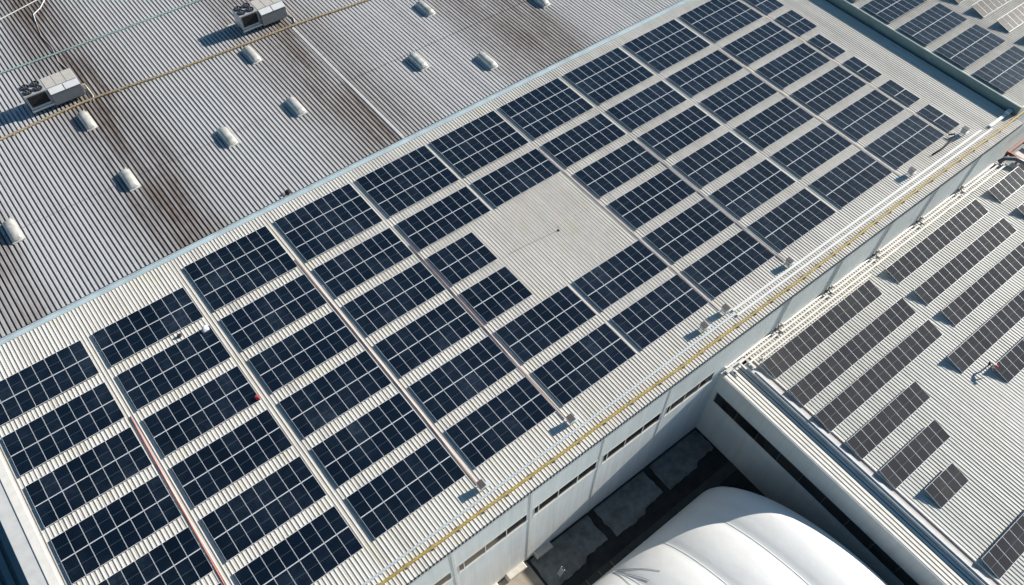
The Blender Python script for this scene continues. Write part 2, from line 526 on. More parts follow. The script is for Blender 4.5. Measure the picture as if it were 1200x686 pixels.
# parapet on the end: upstand + sunny ledge
mb = MB(); mb.box(-1.42, -0.66, EY, 4.3, RZ - 0.4, RZ + 0.16, M['cap']); mb.build('parapet', hall, bevel=0.05)
mb = MB(); mb.box(-2.62, -1.42, EY + .02, 4.3, RZ - 0.6, RZ + 0.10, M['capgrey']); mb.build('ledge', hall, bevel=0.03)
# valley gutter: shallow U
mb = MB()
mb.prism([(0, 0.10), (0.05, 0.10), (0.09, 0.0), (0.58, 0.0), (0.62, 0.12), (0.70, 0.12), (0.70, -0.2), (0, -0.2)], 0, 1, M['gutter'])
me = MB()
me.add([(-2.6 + 0 * v[0], 3.95 + v[0], RZ + v[2]) if v[1] == 0 else (109.8, 3.95 + v[0], RZ + v[2]) for v in mb.v], mb.f, M['gutter'])
me.build('valley_gutter', hall)
# pilasters, windows and downpipes
PX = [16.3, 24.9, 33.5, 42.1, 50.7, 59.3, 67.9, 76.5, 85.1, 93.7, 102.3]
for x in PX:
    zb = GZ if x < 59 else -7.7
    mb = MB(); mb.box(x - 0.16, x + 0.16, WY - 0.035, WY - 0.003, zb, RZ - 0.25, M['cap'])
    if x != 59.3:
        mb.build('pilaster', hall, bevel=0.02)
for i in range(5):
    xa, xb = PX[i] + 0.35, PX[i + 1] - 0.45
    if i == 4:
        xb -= 0.9
    zt, zb = -6.35, -8.15
    wroot = None
    mb = MB()
    for a in (((xa, xb), (zt, zt + .07)), ((xa, xb), (zb - .07, zb)), ((xa, xa + .07), (zb, zt)), ((xb - .07, xb), (zb, zt))):
        mb.box(a[0][0], a[0][1], WY - 0.035, WY - 0.004, a[1][0], a[1][1], M['capgrey'])
    win = mb.build('window', hall)
    mb = MB(); mb.box(xa - .1, xb + .1, WY - 0.075, WY - 0.037, zb - .11, zb - .05, M['cap']); mb.build('sill', win)
    edges = [xa + .07, xa + .6] + [xa + .6 + (xb - xa - .6) * k / 3 for k in (1, 2)] + [xb - .07]
    for k in range(4):
        mb = MB(); mb.box(edges[k] + .002, edges[k + 1] - .002, WY + 0.015, WY + 0.03, zb + .01, zt - .01, M['glass']); mb.build('pane', win)
    for k in (1, 2, 3):
        mb = MB(); mb.box(edges[k] - .04, edges[k] + .04, WY - 0.02, WY + 0.012, zb + .01, zt - .01, M['cap']); mb.build('mullion', win)
# pale plinth blocks at the wall foot
for x0, x1 in ((26.3, 29.4), (30.3, 33.0), (34.2, 36.6)):
    mb = MB()
    mb.prism([(x0, GZ), (x1, GZ), (x1 - .25, GZ + .75), (x0 + .25, GZ + .75)], WY - 0.75, WY - 0.004, M['plinth'])
    mb.build('plinth', hall, bevel=0.03)
# annex side: white flashings along the wall foot and dark downpipes at each pilaster
for i in range(5, len(PX)):
    xa = PX[i] + (0.25 if i == 5 else 0.75)
    xb = (PX[i + 1] if i + 1 < len(PX) else 110.6) - 0.3
    mb = MB()
    mb.tube([(xa, WY - 0.10, -7.05), (xa + .15, WY - 0.12, -7.3), (xa + .5, WY - 0.14, -7.44), (xb, WY - 0.14, -7.46)], 0.10, M['cap'], 6)
    mb.build('wall_flashing', hall, smooth=True)
for x in PX[6:]:
    mb = MB()
    mb.tube([(x - .02, WY - 0.08, -0.6), (x - .02, WY - 0.08, -6.5)], 0.04, M['cap'], 8)
    dp = mb.build('downpipe', hall, smooth=True)
    mb = MB()
    mb.tube([(x - .02, WY - 0.17, -6.52), (x - .02, WY - 0.20, -6.95), (x, WY - 0.42, -7.22), (x + .15, WY - 0.95, -7.34)], 0.11, M['tray'], 8)
    mb.build('elbow', dp, smooth=True)
    mb = MB(); mb.box(x - .30, x + .02, WY - 0.28, WY - 0.02, -7.42, -7.10, M['gutterdark']); mb.build('hopper', dp, bevel=0.03)

# =================================================================== UPPER-LEFT HALL
up = thing('grey_hall', 'neighbouring hall with a grey rust-streaked deep-ribbed roof beyond the valley gutter', 'building')
PU = [(0.0, -0.20), (0.31, -0.20), (0.36, 0.16), (0.93, 0.16), (0.98, -0.20)]
UZ = -0.17
ribbed(-30, 109.5, 4.66, 17.1, UZ, 0.47, PU, M['upper'], jitter=0.06).build('lower_roof_sheet', up)
ribbed(-30, 109.5, 17.0, 75, UZ + 0.06, 0.47, PU, M['upper'], jitter=0.06).build('upper_roof_sheet', up)
mb = MB(); mb.box(-30, 109.5, 5.2, 75, UZ - 0.8, UZ - 0.32, M['dark']); mb.build('roof_deck', up)
mb = MB(); mb.box(-30, 109.5, 5.2, 5.5, GZ, UZ - 0.82, M['wall']); mb.build('wall', up)
mb = MB()
mb.prism([(48.10, UZ), (48.12, UZ + .24), (48.46, UZ + .24), (48.50, UZ)], 4.62, 30.2, M['capgrey'])
mb.build('joint_flashing', up, bevel=0.01)

# roof vents: barrel hoods
def vent_meshes():
    n = 12
    L, W, H = 3.1, 0.54, 0.46
    prof = [(-W, 0.12)] + [(-W * math.cos(math.pi * k / n), 0.20 + H * math.sin(math.pi * k / n) ** 0.8) for k in range(n + 1)] + [(W, 0.12)]
    hood = MB()
    vs = []
    ys = [(0.0, 0.35, 0.93), (0.42, 1.0, 1.0), (L - 0.30, 1.0, 1.0), (L, 0.55, 0.96)]
    for y, k, kw in ys:
        for x, z in prof:
            vs.append((x * kw, y, 0.12 + (z - 0.12) * k))
    N = len(prof)
    fs = [(j * N + i, j * N + i + 1, (j + 1) * N + i + 1, (j + 1) * N + i) for j in range(3) for i in range(N - 1)]
    fs += [tuple(range(N)), tuple(range(3 * N, 4 * N))]
    hood.add(vs, fs, M['vent'])
    curb = MB(); curb.box(-0.62, 0.66, -0.1, L + .1, -0.02, 0.12, M['capgrey'])
    clip = MB(); clip.box(0.3, 0.44, L + .02, L + .14, 0.1, 0.42, M['white'])
    return hood.mesh('hood', True), curb.mesh('curb'), clip.mesh('latch')
hm, cm, lm = vent_meshes()
ventdef = [(20.6, 27.0, 'barrel roof vent on brown-stained ribs just below the left air handling unit'),
           (41.1, 26.6, 'barrel roof vent just below the right air handling unit'),
           (32.05, 15.1, 'barrel roof vent on clean grey ribs, between the rust band and the dark seam stains'),
           (40.75, 15.0, 'barrel roof vent left of the long pale joint flashing'),
           (20.65, 15.3, 'barrel roof vent beside the broad rust band, nearest below the left unit'),
           (8.4, 15.4, 'barrel roof vent cut by the left edge of the photo'),
           (56.85, 13.3, 'barrel roof vent right of the joint flashing, left of a close pair'),
           (63.8, 8.3, 'barrel roof vent nearest the valley gutter'),
           (63.75, 21.8, 'barrel roof vent high on the roof near the top edge, beside dark stains'),
           (77.2, 14.4, 'barrel roof vent at the top edge, farthest right')]
for x, y, lab in ventdef:
    t = thing('roof_vent', lab, 'roof vent', (x + .38, y, UZ + 0.17), 'barrel vents on the grey roof')
    inst(hm, 'hood', t); inst(cm, 'curb', t); inst(lm, 'latch', t)

# air handling units
def make_unit(x, y, label):
    t = thing('air_handling_unit', label, 'air conditioner', (x, y, UZ + 0.16), 'air handling units on the grey roof')
    b = MB()
    # fan section casing with a recessed grille opening in front
    b.box(0, 2.45, 0.0, 2.1, 0.5, 2.5, M['ac'])
    c = b.build('fan_casing', t, bevel=0.03)
    gr = MB(); gr.box(0.22, 2.25, -0.035, -0.004, 0.95, 2.32, M['dark']); gg = gr.build('grille', t)
    for k in range(7):
        s = MB(); s.box(0.22, 2.25, -0.075, -0.038, 1.02 + k * .19, 1.07 + k * .19, M['fan']); s.build('louvre', gg)
    for i in range(2):
        for j in range(2):
            fx, fy = 0.66 + i * 1.14, 0.56 + j * 0.98
            r = MB()
            n = 24
            vs = []
            for rad, z in ((0.47, 2.502), (0.47, 2.64), (0.40, 2.64), (0.40, 2.502)):
                vs += [(fx + rad * math.cos(2 * math.pi * k / n), fy + rad * math.sin(2 * math.pi * k / n), z) for k in range(n)]
            r.add(vs, [(q * n + k, q * n + (k + 1) % n, (q + 1) * n + (k + 1) % n, (q + 1) * n + k) for q in range(3) for k in range(n)], M['fan'])
            fo = r.build('fan', t, smooth=False)
            d = MB()
            d.add([(fx + .40 * math.cos(2 * math.pi * k / n), fy + .40 * math.sin(2 * math.pi * k / n), 2.506) for k in range(n)], [tuple(range(n))], M['dark'])
            d.build('fan_well', fo)
            bl = MB()
            vs, fs = [(fx, fy, 2.58)], []
            for k in range(5):
                a = 2 * math.pi * k / 5 + i + j * .4
                k0 = len(vs)
                vs += [(fx + .38 * math.cos(a), fy + .38 * math.sin(a), 2.56), (fx + .38 * math.cos(a + .55), fy + .38 * math.sin(a + .55), 2.61)]
                fs.append((0, k0, k0 + 1))
            bl.add(vs, fs, M['fanring'])
            bl.build('blades', fo)
    # coil section: tan top panels, two sloping pale lids over the dark front
    b = MB(); b.box(2.47, 5.95, 0.02, 2.1, 0.5, 2.44, M['ac']); b.build('coil_casing', t, bevel=0.02)
    b = MB()
    b.add([(x, y, z) for x in (2.52, 5.92) for y, z in ((0.016, .55), (-.62, .55), (-.62, 1.98), (0.016, 2.30))],
          [(0, 1, 2, 3), (7, 6, 5, 4), (0, 4, 5, 1), (1, 5, 6, 2), (2, 6, 7, 3), (3, 7, 4, 0)], M['acdark'])
    b.build('front_housing', t, bevel=0.02)
    for k, (xa, xb) in enumerate(((2.56, 4.16), (4.26, 5.90))):
        l = MB()
        l.add([(xa, -.66, 1.99), (xb, -.66, 1.99), (xb, 0.010, 2.325), (xa, 0.010, 2.325), (xa, -.68, 2.07), (xb, -.68, 2.07), (xb, 0.010, 2.42), (xa, 0.010, 2.42)],
              [(0, 3, 2, 1), (4, 5, 6, 7), (0, 1, 5, 4), (1, 2, 6, 5), (2, 3, 7, 6), (3, 0, 4, 7)], M['aclid'])
        l.build('lid', t, bevel=0.02)
    for k in range(3):
        p = MB(); p.box(2.50 + k * 1.15, 3.60 + k * 1.15, 0.04, 2.08, 2.445, 2.52, M['actan']); p.build('top_panel', t, bevel=0.02)
    b = MB(); b.box(-0.05, 6.0, -0.10, 0.0, 0.36, 0.62, M['aclid']); b.build('base_rail', t, bevel=0.01)
    b = MB(); b.box(-0.05, 6.0, 2.0, 2.04, 0.36, 0.5, M['ac']); b.build('base_rail', t)
    for lx in (0.1, 2.3, 4.2, 5.8):
        for ly in (0.05, 1.9):
            l = MB(); l.box(lx - .05, lx + .05, ly - .05, ly + .05, -0.02, 0.5, M['ac']); l.build('leg', t)
    p = MB(); p.tube([(6.0, 0.9, 0.8), (6.4, 0.9, 0.75), (6.5, 0.85, 0.2), (6.5, -0.8, 0.14), (6.2, -1.7, 0.14)], 0.07, M['actan'], 8)
    p.build('drain_pipe', t, smooth=True)
    return t
make_unit(16.7, 33.2, 'grey rooftop air handling unit with four fans, left, beside the rusty ribs')
make_unit(42.75, 32.55, 'grey rooftop air handling unit with four fans, right, cut by the top edge')
# small loose tan board beside each unit
for x, y, lab in ((16.0, 35.9, 'small tan board lying at the end of the left air handling unit'), (42.2, 35.3, 'small tan board lying at the end of the right air handling unit')):
    b = MB(); b.box(x - .35, x + .3, y - .2, y + .25, UZ + .165, UZ + .24, M['actan'])
    tag(b.build('board', bevel=0.02), lab, 'board')

# pipes over the grey roof
def pipe(name, pts, r, m, label, cat='pipe', group=None, n=8, clamps=None):
    rw = random.Random(int(abs(pts[-1][0]) * 10))
    if clamps:                                   # a long run never lies perfectly straight
        q = [Vector(pts[0])]
        for i in range(len(pts) - 1):
            a, c = Vector(pts[i]), Vector(pts[i + 1])
            k = max(1, int((c - a).length / clamps))
            for j in range(1, k + 1):
                p = a + (c - a) * (j / k)
                q.append(p + Vector((0, rw.uniform(-.03, .03), rw.uniform(-.012, .015))))
        pts = [tuple(p) for p in q]
    t = thing(name, label, cat, tuple(pts[0]), group)
    b = MB()
    o0 = Vector(pts[0])
    b.tube([Vector(p) - o0 for p in pts], r, m, n)
    b.build('pipe_run', t, smooth=True)
    if clamps:
        L = [(Vector(p) - o0) for p in pts]
        for i in range(len(L) - 1):
            seg = L[i + 1] - L[i]
            k = max(1, int(seg.length / clamps))
            for j in range(k):
                p = L[i] + seg * ((j + .5) / k)
                c = MB(); c.box(p.x - .09, p.x + .09, p.y - r - .1, p.y + r + .1, p.z - r - .09, p.z - r * .2, M['tray'])
                c.build('saddle', t)
    return t
pipe('gas_pipe', [(-6, 29.9, .18), (5, 30.6, .18), (12.2, 31.25, .18), (18.2, 31.7, .18), (21.2, 31.85, .18), (24, 31.75, .18), (32.1, 31.0, .18), (43.1, 30.5, .18), (48.7, 30.45, .18), (58.9, 29.5, .18), (75, 29.2, .18)], 0.125, M['brown'],
     'long tan pipe running past both air handling units across the grey roof', clamps=3.0)
pipe('teal_pipe', [(-4, 43.0, .14), (16, 42.75, .14), (22.7, 42.55, .14), (34.4, 42.5, .14), (60, 42.2, .14)], 0.11, M['teal'], 'long teal pipe crossing the grey roof above the air handling units', clamps=3.5)
pipe('white_conduit', [(8, 51, .12), (19.4, 53.4, .12), (25, 54.9, .12), (34, 57, .12)], 0.06, M['white'], 'thin straight white conduit in the top left corner of the photo')
pipe('white_conduit', [(26.6, 57.2, .12), (25.5, 54.4, .12), (24.4, 52.9, .12), (23.2, 52.0, .12), (22.9, 50.4, .12)], 0.055, M['white'], 'thin curved white conduit branching down in the top left corner')
pipe('drain_hose', [(22.9, 50.3, .1), (22.4, 47, .1), (22.65, 44.2, .1), (22.3, 41, .1), (22.6, 38.8, .1)], 0.035, M['actan'], 'thin tan hose running from the teal pipe down to the left unit', 'hose')

# =================================================================== RAISED HALL (top right)
rh = thing('raised_hall', 'higher hall with ribbed roof and blue solar arrays, top right beyond the shaded step', 'building')
ribbed(110.0, 190, -36.4, 62, 0.80, PITCH, PR, M['raisedroof'], jitter=0.1).build('roof_sheet', rh)
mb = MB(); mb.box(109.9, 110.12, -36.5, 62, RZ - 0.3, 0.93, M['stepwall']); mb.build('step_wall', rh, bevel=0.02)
mb = MB(); mb.box(110.125, 110.35, -36.5, 62, 0.70, 0.90, M['raisedroof']); mb.build('verge_cap', rh, bevel=0.02)
mb = MB(); mb.box(110.0, 190, -36.5, -36.2, GZ, 0.72, M['wall']); mb.build('front_wall', rh)

# =================================================================== LOWER LEFT BUILDING
lb = thing('low_shed', 'low teal-grey roof in deep shade at the left edge, below the parapet', 'building')
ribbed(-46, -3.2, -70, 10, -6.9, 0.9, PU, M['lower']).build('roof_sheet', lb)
mb = MB(); mb.box(-45.8, -3.4, -69.8, 9.8, GZ, -7.3, M['annexwall']); mb.build('wall', lb)

# =================================================================== ANNEX
AX, AZ = 59.3, -7.6
an = thing('annex_building', 'lower annex with pale ribbed roof and a dark ribbon window facing the courtyard', 'building')
PA = [(0.0, 0.0), (0.60, 0.0), (0.68, 0.05), (0.90, 0.05), (0.98, 0.0)]
ribbed(63.1, 112.0, -110, WY - 0.01, AZ - 0.1, 0.40, PA, M['annexroof'], jitter=0.12).build('roof_sheet', an)
ribbed(AX - 0.12, 61.74, -110, WY - 0.02, -8.08, 0.42, [(0.0, 0.0), (0.20, 0.0), (0.25, 0.07), (0.93, 0.07), (0.99, 0.0)], M['cap']).build('edge_sheet', an)
mb = MB(); mb.box(AX, AX + 0.3, -110, WY - 0.02, GZ - .2, -8.16, M['annexwall']); mb.build('courtyard_wall', an)
mb = MB(); mb.box(AX - 0.16, AX - 0.004, -110, WY - 0.24, -8.22, -8.05, M['cap']); mb.build('verge_trim', an, bevel=0.02)
mb = MB(); mb.box(61.72, 62.42, -110, -38.5, -8.2, AZ + 0.02, M['capgrey']); mb.build('upstand', an, bevel=0.02)
mb = MB(); mb.box(62.424, 62.96, -110, WY - .02, AZ - .30, AZ - .12, M['walktray']); mb.build('gutter', an)
mb = MB(); mb.box(62.965, 63.14, -110, -38.2, AZ - .25, AZ + .0, M['cap']); mb.build('roof_edge_trim', an, bevel=0.02)
mb = MB(); mb.box(59.7, 62.7, -38.15, -37.75, -8.05, -7.72, M['capgrey']); mb.build('corner_gutter', an, bevel=0.03)
mb = MB(); mb.box(AX + 0.3, 112.0, -110, WY - 0.3, AZ - 1.2, AZ - 0.45, M['dark']); mb.build('roof_deck', an)
# ribbon window in the annex wall: frame, sill and panes
zt, zb = -11.45, -13.25
mb = MB()
for a in (((-110, -38.1), (zt, zt + .06)), ((-110, -38.1), (zb - .06, zb)), ((-38.16, -38.1), (zb, zt))):
    mb.box(AX - 0.03, AX - 0.003, a[0][0], a[0][1], a[1][0], a[1][1], M['acdark'])
win = mb.build('window', an)
for k in range(14):
    y1 = -38.2 - k * 3.05
    mb = MB(); mb.box(AX - 0.02, AX - 0.004, y1 - 3.03, y1, zb + .01, zt - .01, M['glass']); mb.build('pane', win)
mb = MB(); mb.box(111.7, 112.25, -110, -39.0, AZ - .5, AZ + .25, M['cap']); mb.build('far_parapet', an, bevel=0.03)
mb = MB(); mb.box(111.95, 112.2, -110, -39.0, GZ, AZ - .5, M['annexwall']); mb.build('far_wall', an)

# white cable trays on the annex roof: both turn the corner
def tray_run(name, pts, w, h, m, label, cat, group=None):
    """flat channel following axis-aligned points"""
    t = thing(name, label, cat, tuple(pts[0]), group)
    o0 = Vector(pts[0])
    for i in range(len(pts) - 1):
        a, b_ = Vector(pts[i]) - o0, Vector(pts[i + 1]) - o0
        x0, x1 = min(a.x, b_.x), max(a.x, b_.x)
        y0, y1 = min(a.y, b_.y), max(a.y, b_.y)
        mb = MB()
        if x1 - x0 > y1 - y0:
            e0 = -w / 2 if i else 0
            mb.box(x0 + (w / 2 + .003 if i else -w / 2), x1 + w / 2, a.y - w / 2, a.y + w / 2, 0, h, m)
        else:
            mb.box(a.x - w / 2, a.x + w / 2, y0 - (w / 2 if i == 0 else 0), y1 - (w / 2 + .003 if i else 0), 0, h, m)
        mb.build('tray_length', t, bevel=min(0.02, h * .2))
    # support feet
    for i in range(len(pts) - 1):
        a, b_ = Vector(pts[i]) - o0, Vector(pts[i + 1]) - o0
        L = (b_ - a).length
        k = max(1, int(L / 4.5))
        for j in range(k):
            p = a + (b_ - a) * ((j + .5) / k)
            mb = MB(); mb.box(p.x - w * .75, p.x + w * .75, p.y - w * .75, p.y + w * .75, -0.10, -0.002, M['tray']); mb.build('foot', t)
    return t
tray_run('cable_tray', [(111.2, -38.12, -7.46), (61.45, -38.12, -7.46), (61.45, -39.1, -7.46)], 0.20, 0.09, M['cap'], 'white cable tray on the annex roof nearest the hall wall', 'cable tray', 'cable trays on the annex roof')
tray_run('cable_tray', [(111.2, -38.72, -7.46), (62.3, -38.72, -7.46), (62.3, -39.6, -7.46)], 0.22, 0.09, M['cap'], 'white cable tray running along the annex roof and turning at the corner', 'cable tray', 'cable trays on the annex roof')
tray_run('cable_tray', [(82.5, -39.25, -7.46), (63.9, -39.25, -7.46)], 0.16, 0.08, M['cap'], 'short white cable tray beside the first dark panel row on the annex', 'cable tray', 'cable trays on the annex roof')

# =================================================================== SOLAR MODULES
MW, ML = 1.117, 2.275
PXM, PYM = 1.137, 2.295
def module_mesh(name, cell):
    F, G, T = 0.014, 0.030, 0.038
    b = MB()
    vs = [(0, 0, -T), (MW, 0, -T), (MW, ML, -T), (0, ML, -T), (0, 0, 0), (MW, 0, 0), (MW, ML, 0), (0, ML, 0),
          (F, G, 0), (MW - F, G, 0), (MW - F, ML - G, 0), (F, ML - G, 0), (F, G, -.004), (MW - F, G, -.004), (MW - F, ML - G, -.004), (F, ML - G, -.004)]
    b.add(vs, [(0, 3, 2, 1), (0, 1, 5, 4), (1, 2, 6, 5), (2, 3, 7, 6), (3, 0, 4, 7)], M['frameside'])
    k = b.mat(M['frame'])
    for f in ((4, 5, 9, 8), (5, 6, 10, 9), (6, 7, 11, 10), (7, 4, 8, 11), (8, 9, 13, 12), (9, 10, 14, 13), (10, 11, 15, 14), (11, 8, 12, 15)):
        b.f.append(list(f)); b.mi.append(k)
    k = b.mat(cell)
    b.f.append([12, 13, 14, 15]); b.mi.append(k)
    return b.mesh(name)
MOD = module_mesh('solar_module', M['cell'])
MODG = module_mesh('solar_module_charcoal', M['cellgrey'])
MODP = module_mesh('solar_module_pale', M['cellpale'])
RAILS = {}
def rail_mesh(L):
    k = round(L, 2)
    if k not in RAILS:
        b = MB(); b.box(-0.04, L + .04, -0.03, 0.03, -0.10, -0.040, M['rail'])
        RAILS[k] = b.mesh('mounting_rail')
    return RAILS[k]
FOOT = MB(); FOOT.box(-.05, .05, -.06, .06, 0, 1, M['rail']); FOOT = FOOT.mesh('support_foot')

def flat_array(x, ytop, nx, nrow, z, label, group, zr=RZ):
    """nx modules along X, nrow deep along -Y, tops at z"""
    t = thing('solar_array', label, 'solar array', (x, ytop - nrow * PYM, z), group)
    for r in range(nrow):
        for i in range(nx):
            inst(MOD, 'solar_module', t, (i * PXM, r * PYM, random.uniform(-.004, .004)), (random.gauss(0, .0022), random.gauss(0, .0022), 0))
        for fy in (0.5, 1.75):
            inst(rail_mesh(nx * PXM - .02), 'mounting_rail', t, (0, r * PYM + fy, -.006))
    return t

XS = [0.0, 10.2, 20.42, 30.53, 40.43, 50.29, 60.22, 70.25, 80.33, 90.46, 100.45]
YS = [0.0, -5.76, -11.48, -17.24, -23.01, -28.75]
ROWN = ['in the row along the valley gutter', 'in second row from the valley gutter', 'in third row from the valley gutter',
        'in fourth row from the valley gutter', 'in second row from the eave', 'in the row nearest the eave']
ORD = ['first', 'second', 'third', 'fourth', 'fifth', 'sixth', 'seventh', 'eighth', 'ninth', 'tenth', 'eleventh']
GA = 'navy solar arrays on the cream roof'
for r in range(6):
    rank = 0
    for c in range(11):
        if c == 5 and r in (2, 3):
            continue
        x, yt = XS[c], YS[r]
        nx, nr = 8, 2
        if r == 0 and c >= 2:
            nr = 3
            yt += PYM
        if c == 4 and r in (2, 3):
            nx = 5
        if c == 10:
            nx = 3 if r < 2 else 2
        cs = [(x, yt), (x + nx * PXM, yt), (x, yt - nr * PYM), (x + nx * PXM, yt - nr * PYM)]
        if not any(seen(a, b_) for a, b_ in cs):
            continue
        if c == 10:
            lab = f'narrow navy solar array at the right end, {ROWN[r]}'
        elif nx == 5:
            lab = 'short five-wide navy array left of the bare roof patch, ' + ('nearer the valley gutter' if r == 2 else 'nearer the eave')
        else:
            wd = 'deep navy solar array' if nr == 3 else 'navy solar array'
            lab = f'{wd} {ROWN[r]}, {ORD[rank]} from the left'
        rank += 1
        flat_array(x, yt, nx, nr, 0.0, lab, GA)

# raised hall: flat arrays
GB = 'blue solar arrays on the raised roof'
for k, (yt, lab) in enumerate(((-6.05, 'blue solar array on the raised roof beyond the shaded step, cut by the top edge'),
                               (-11.85, 'blue solar array on the raised roof, second from the top edge'),
                               (-17.7, 'blue solar array on the raised roof, third from the top edge'),
                               (-23.45, 'blue solar array on the raised roof, second from the eave'),
                               (-29.15, 'blue solar array on the raised roof nearest the eave, cut by the right edge'))):
    if any(seen(a, b_, 1.15) for a in (110.7, 119.7) for b_ in (yt, yt - 4.6)):
        flat_array(110.65, yt, 8, 2, 1.12, lab, GB, 0.8)

# tilted rows (single module deep, back edge raised)
def tilted(x, ytop, nx, z_low, rise, label, group, zroof, mod=None, name='tilted_solar_row'):
    """front (low) edge at ytop - depth; raised towards +Y"""
    ang = math.asin(rise / ML)
    dep = ML * math.cos(ang)
    t = thing(name, label, 'solar array', (x, ytop - dep, z_low), group)
    for i in range(nx):
        inst(mod or MODG, 'solar_module', t, (i * 1.14, 0, 0), (ang + random.gauss(0, .003), random.gauss(0, .003), 0))
    for fy in (0.45, 1.8):
        inst(rail_mesh(nx * 1.14 - .02), 'mounting_rail', t, (0, fy * math.cos(ang), fy * math.sin(ang)), (ang, 0, 0))
    k = max(2, nx // 3 + 1)
    for j in range(k):
        px = 0.25 + (nx * 1.14 - .5) * j / (k - 1)
        f = inst(FOOT, 'support_post', t, (px, 1.8 * math.cos(ang), zroof - z_low))
        f.scale = (0.8, 0.6, 1.8 * math.sin(ang) - .10 - (zroof - z_low))
        f = inst(FOOT, 'support_post', t, (px, 0.45 * math.cos(ang), zroof - z_low))
        f.scale = (0.8, 0.6, max(.03, 0.45 * math.sin(ang) - .10 - (zroof - z_low)))
    return t
GC = 'charcoal tilted panel rows on the annex roof'
ZL = AZ + 0.03
adef = [(63.15, -39.62, 16, 'long charcoal panel row on the annex nearest the hall wall, left part'),
        (62.9, -43.55, 17, 'long charcoal panel row, second from the hall wall, left part'),
        (62.75, -47.2, 17, 'long charcoal panel row, third from the hall wall, left part'),
        (62.9, -51.1, 10, 'ten-wide charcoal panel row beside the annex gutter, below the long rows'),
        (62.95, -55.1, 8, 'eight-wide charcoal panel row beside the annex gutter, above the smallest one'),
        (64.85, -59.05, 4, 'smallest charcoal panel row, four wide, alone near the annex gutter'),
        (63.25, -66.4, 12, 'charcoal panel row in the bottom right corner of the photo'),
        (84.15, -39.85, 16, 'charcoal panel row along the hall wall at the right, after a gap'),
        (84.2, -43.75, 16, 'charcoal panel row at the right, second from the hall wall'),
        (84.25, -47.4, 16, 'charcoal panel row at the right, third from the hall wall'),
        (79.6, -51.45, 20, 'long charcoal panel row at the right, above the one with the worker'),
        (82.45, -55.2, 18, 'charcoal panel row at the right edge with a worker at its corner'),
        (88.9, -59.3, 12, 'charcoal panel row cut by the right edge, below the worker'),
        (105.0, -39.95, 6, 'charcoal panel row nearest the red steel frame'),
        (105.2, -43.9, 6, 'charcoal panel row at the right edge, second from the red steel frame')]
for x, y, nx, lab in adef:
    vis = [i for i in range(nx) if any(seen(x + i * 1.14 + a, y + b_, -7.3, 6) for a in (0, 1.1) for b_ in (0, -2.2))]
    if vis:
        tilted(x, y, max(vis) + 1, ZL, 0.50, lab, GC, AZ - .1)
GD = 'pale tilted panel rows on the raised roof'
for x, y, nx, lab in ((122.1, -17.2, 8, 'pale glaring tilted panel row at the top right, cut by the top edge'),
                      (122.1, -21.05, 14, 'pale glaring tilted panel row at the top right, second from the corner'),
                      (122.1, -24.95, 14, 'pale glaring tilted panel row in the top right corner'),
                      (122.1, -28.9, 3, 'tilted panel row at the right edge of the raised roof, nearly out of frame')):
    vis = [i for i in range(nx) if any(seen(x + i * 1.14 + a, y + b_, 1.4, 30) for a in (0, 1.1) for b_ in (0, -2.2))]
    if vis:
        tilted(x, y, max(vis) + 1, 1.0, 0.55, lab, GD, 0.8, MODP)

# =================================================================== WALKWAY PIPES, TRAYS AND CABINETS
zt = RZ + 0.075
def runy(name, x, y0, y1, wdt, h, m, label, cat, group=None):
    t = thing(name, label, cat, (x, y1, zt), group)
    b = MB(); b.box(-wdt / 2, wdt / 2, 0, y0 - y1, 0, h, m); b.build('tray_length', t, bevel=0.012)
    n = int((y0 - y1) / 3)
    for k in range(n):
        y = (k + .5) * (y0 - y1) / n
        c = MB(); c.box(-wdt / 2 - .06, wdt / 2 + .06, y - .05, y + .05, -0.05, -0.003, M['rail']); c.build('foot', t)
    return t
GT = 'cable runs in the walkways between arrays'
pipe('red_pipe', [(9.45, -10.5, zt), (9.40, -14, zt), (9.28, -24, zt), (9.2, -29, zt), (9.05, -37.2, zt)], 0.055, M['redpipe'], 'thin bright red pipe in the walkway at the lower left', group=GT)
pipe('red_pipe', [(29.75, -3.5, zt), (29.82, -12, zt), (29.84, -26, zt), (29.75, -34.6, zt)], 0.05, M['pinkpipe'], 'faded red pipe in the walkway, ending at the leftmost cabinet', group=GT)
pipe('red_pipe', [(40.0, -9.0, zt), (39.98, -20, zt), (39.85, -27, zt), (39.68, -34.4, zt)], 0.05, M['pinkpipe'], 'faded red pipe in the walkway left of the bare patch, ending at the second cabinet', group=GT)
runy('cable_tray', 59.66, -6.0, -34.6, 0.22, 0.03, M['walktray'], 'brown cable tray in the walkway right of the bare roof patch', 'cable tray', GT)
runy('cable_tray', 69.55, -12.2, -34.4, 0.13, 0.03, M['walktray'], 'narrow brown cable tray two walkways right of the bare patch', 'cable tray', GT)
runy('cable_tray', 89.85, -5.6, -34.2, 0.22, 0.03, M['walktray'], 'brown cable tray in the walkway ending at the second cabinet from the right', 'cable tray', GT)
runy('cable_tray', 99.95, -0.5, -33.9, 0.17, 0.03, M['walktray'], 'brown cable tray beside the narrow arrays at the right end', 'cable tray', GT)
# dark bent hose near the last cabinet
pipe('cable_bundle', [(99.8, -33.6, 0.1), (100.3, -34.0, .25), (100.0, -34.3, .15), (97.5, -34.5, 0.0), (95.5, -34.4, 0)], 0.10, M['rag'], 'dark reddish cable bundle curving beside the rightmost cabinet', 'cable')

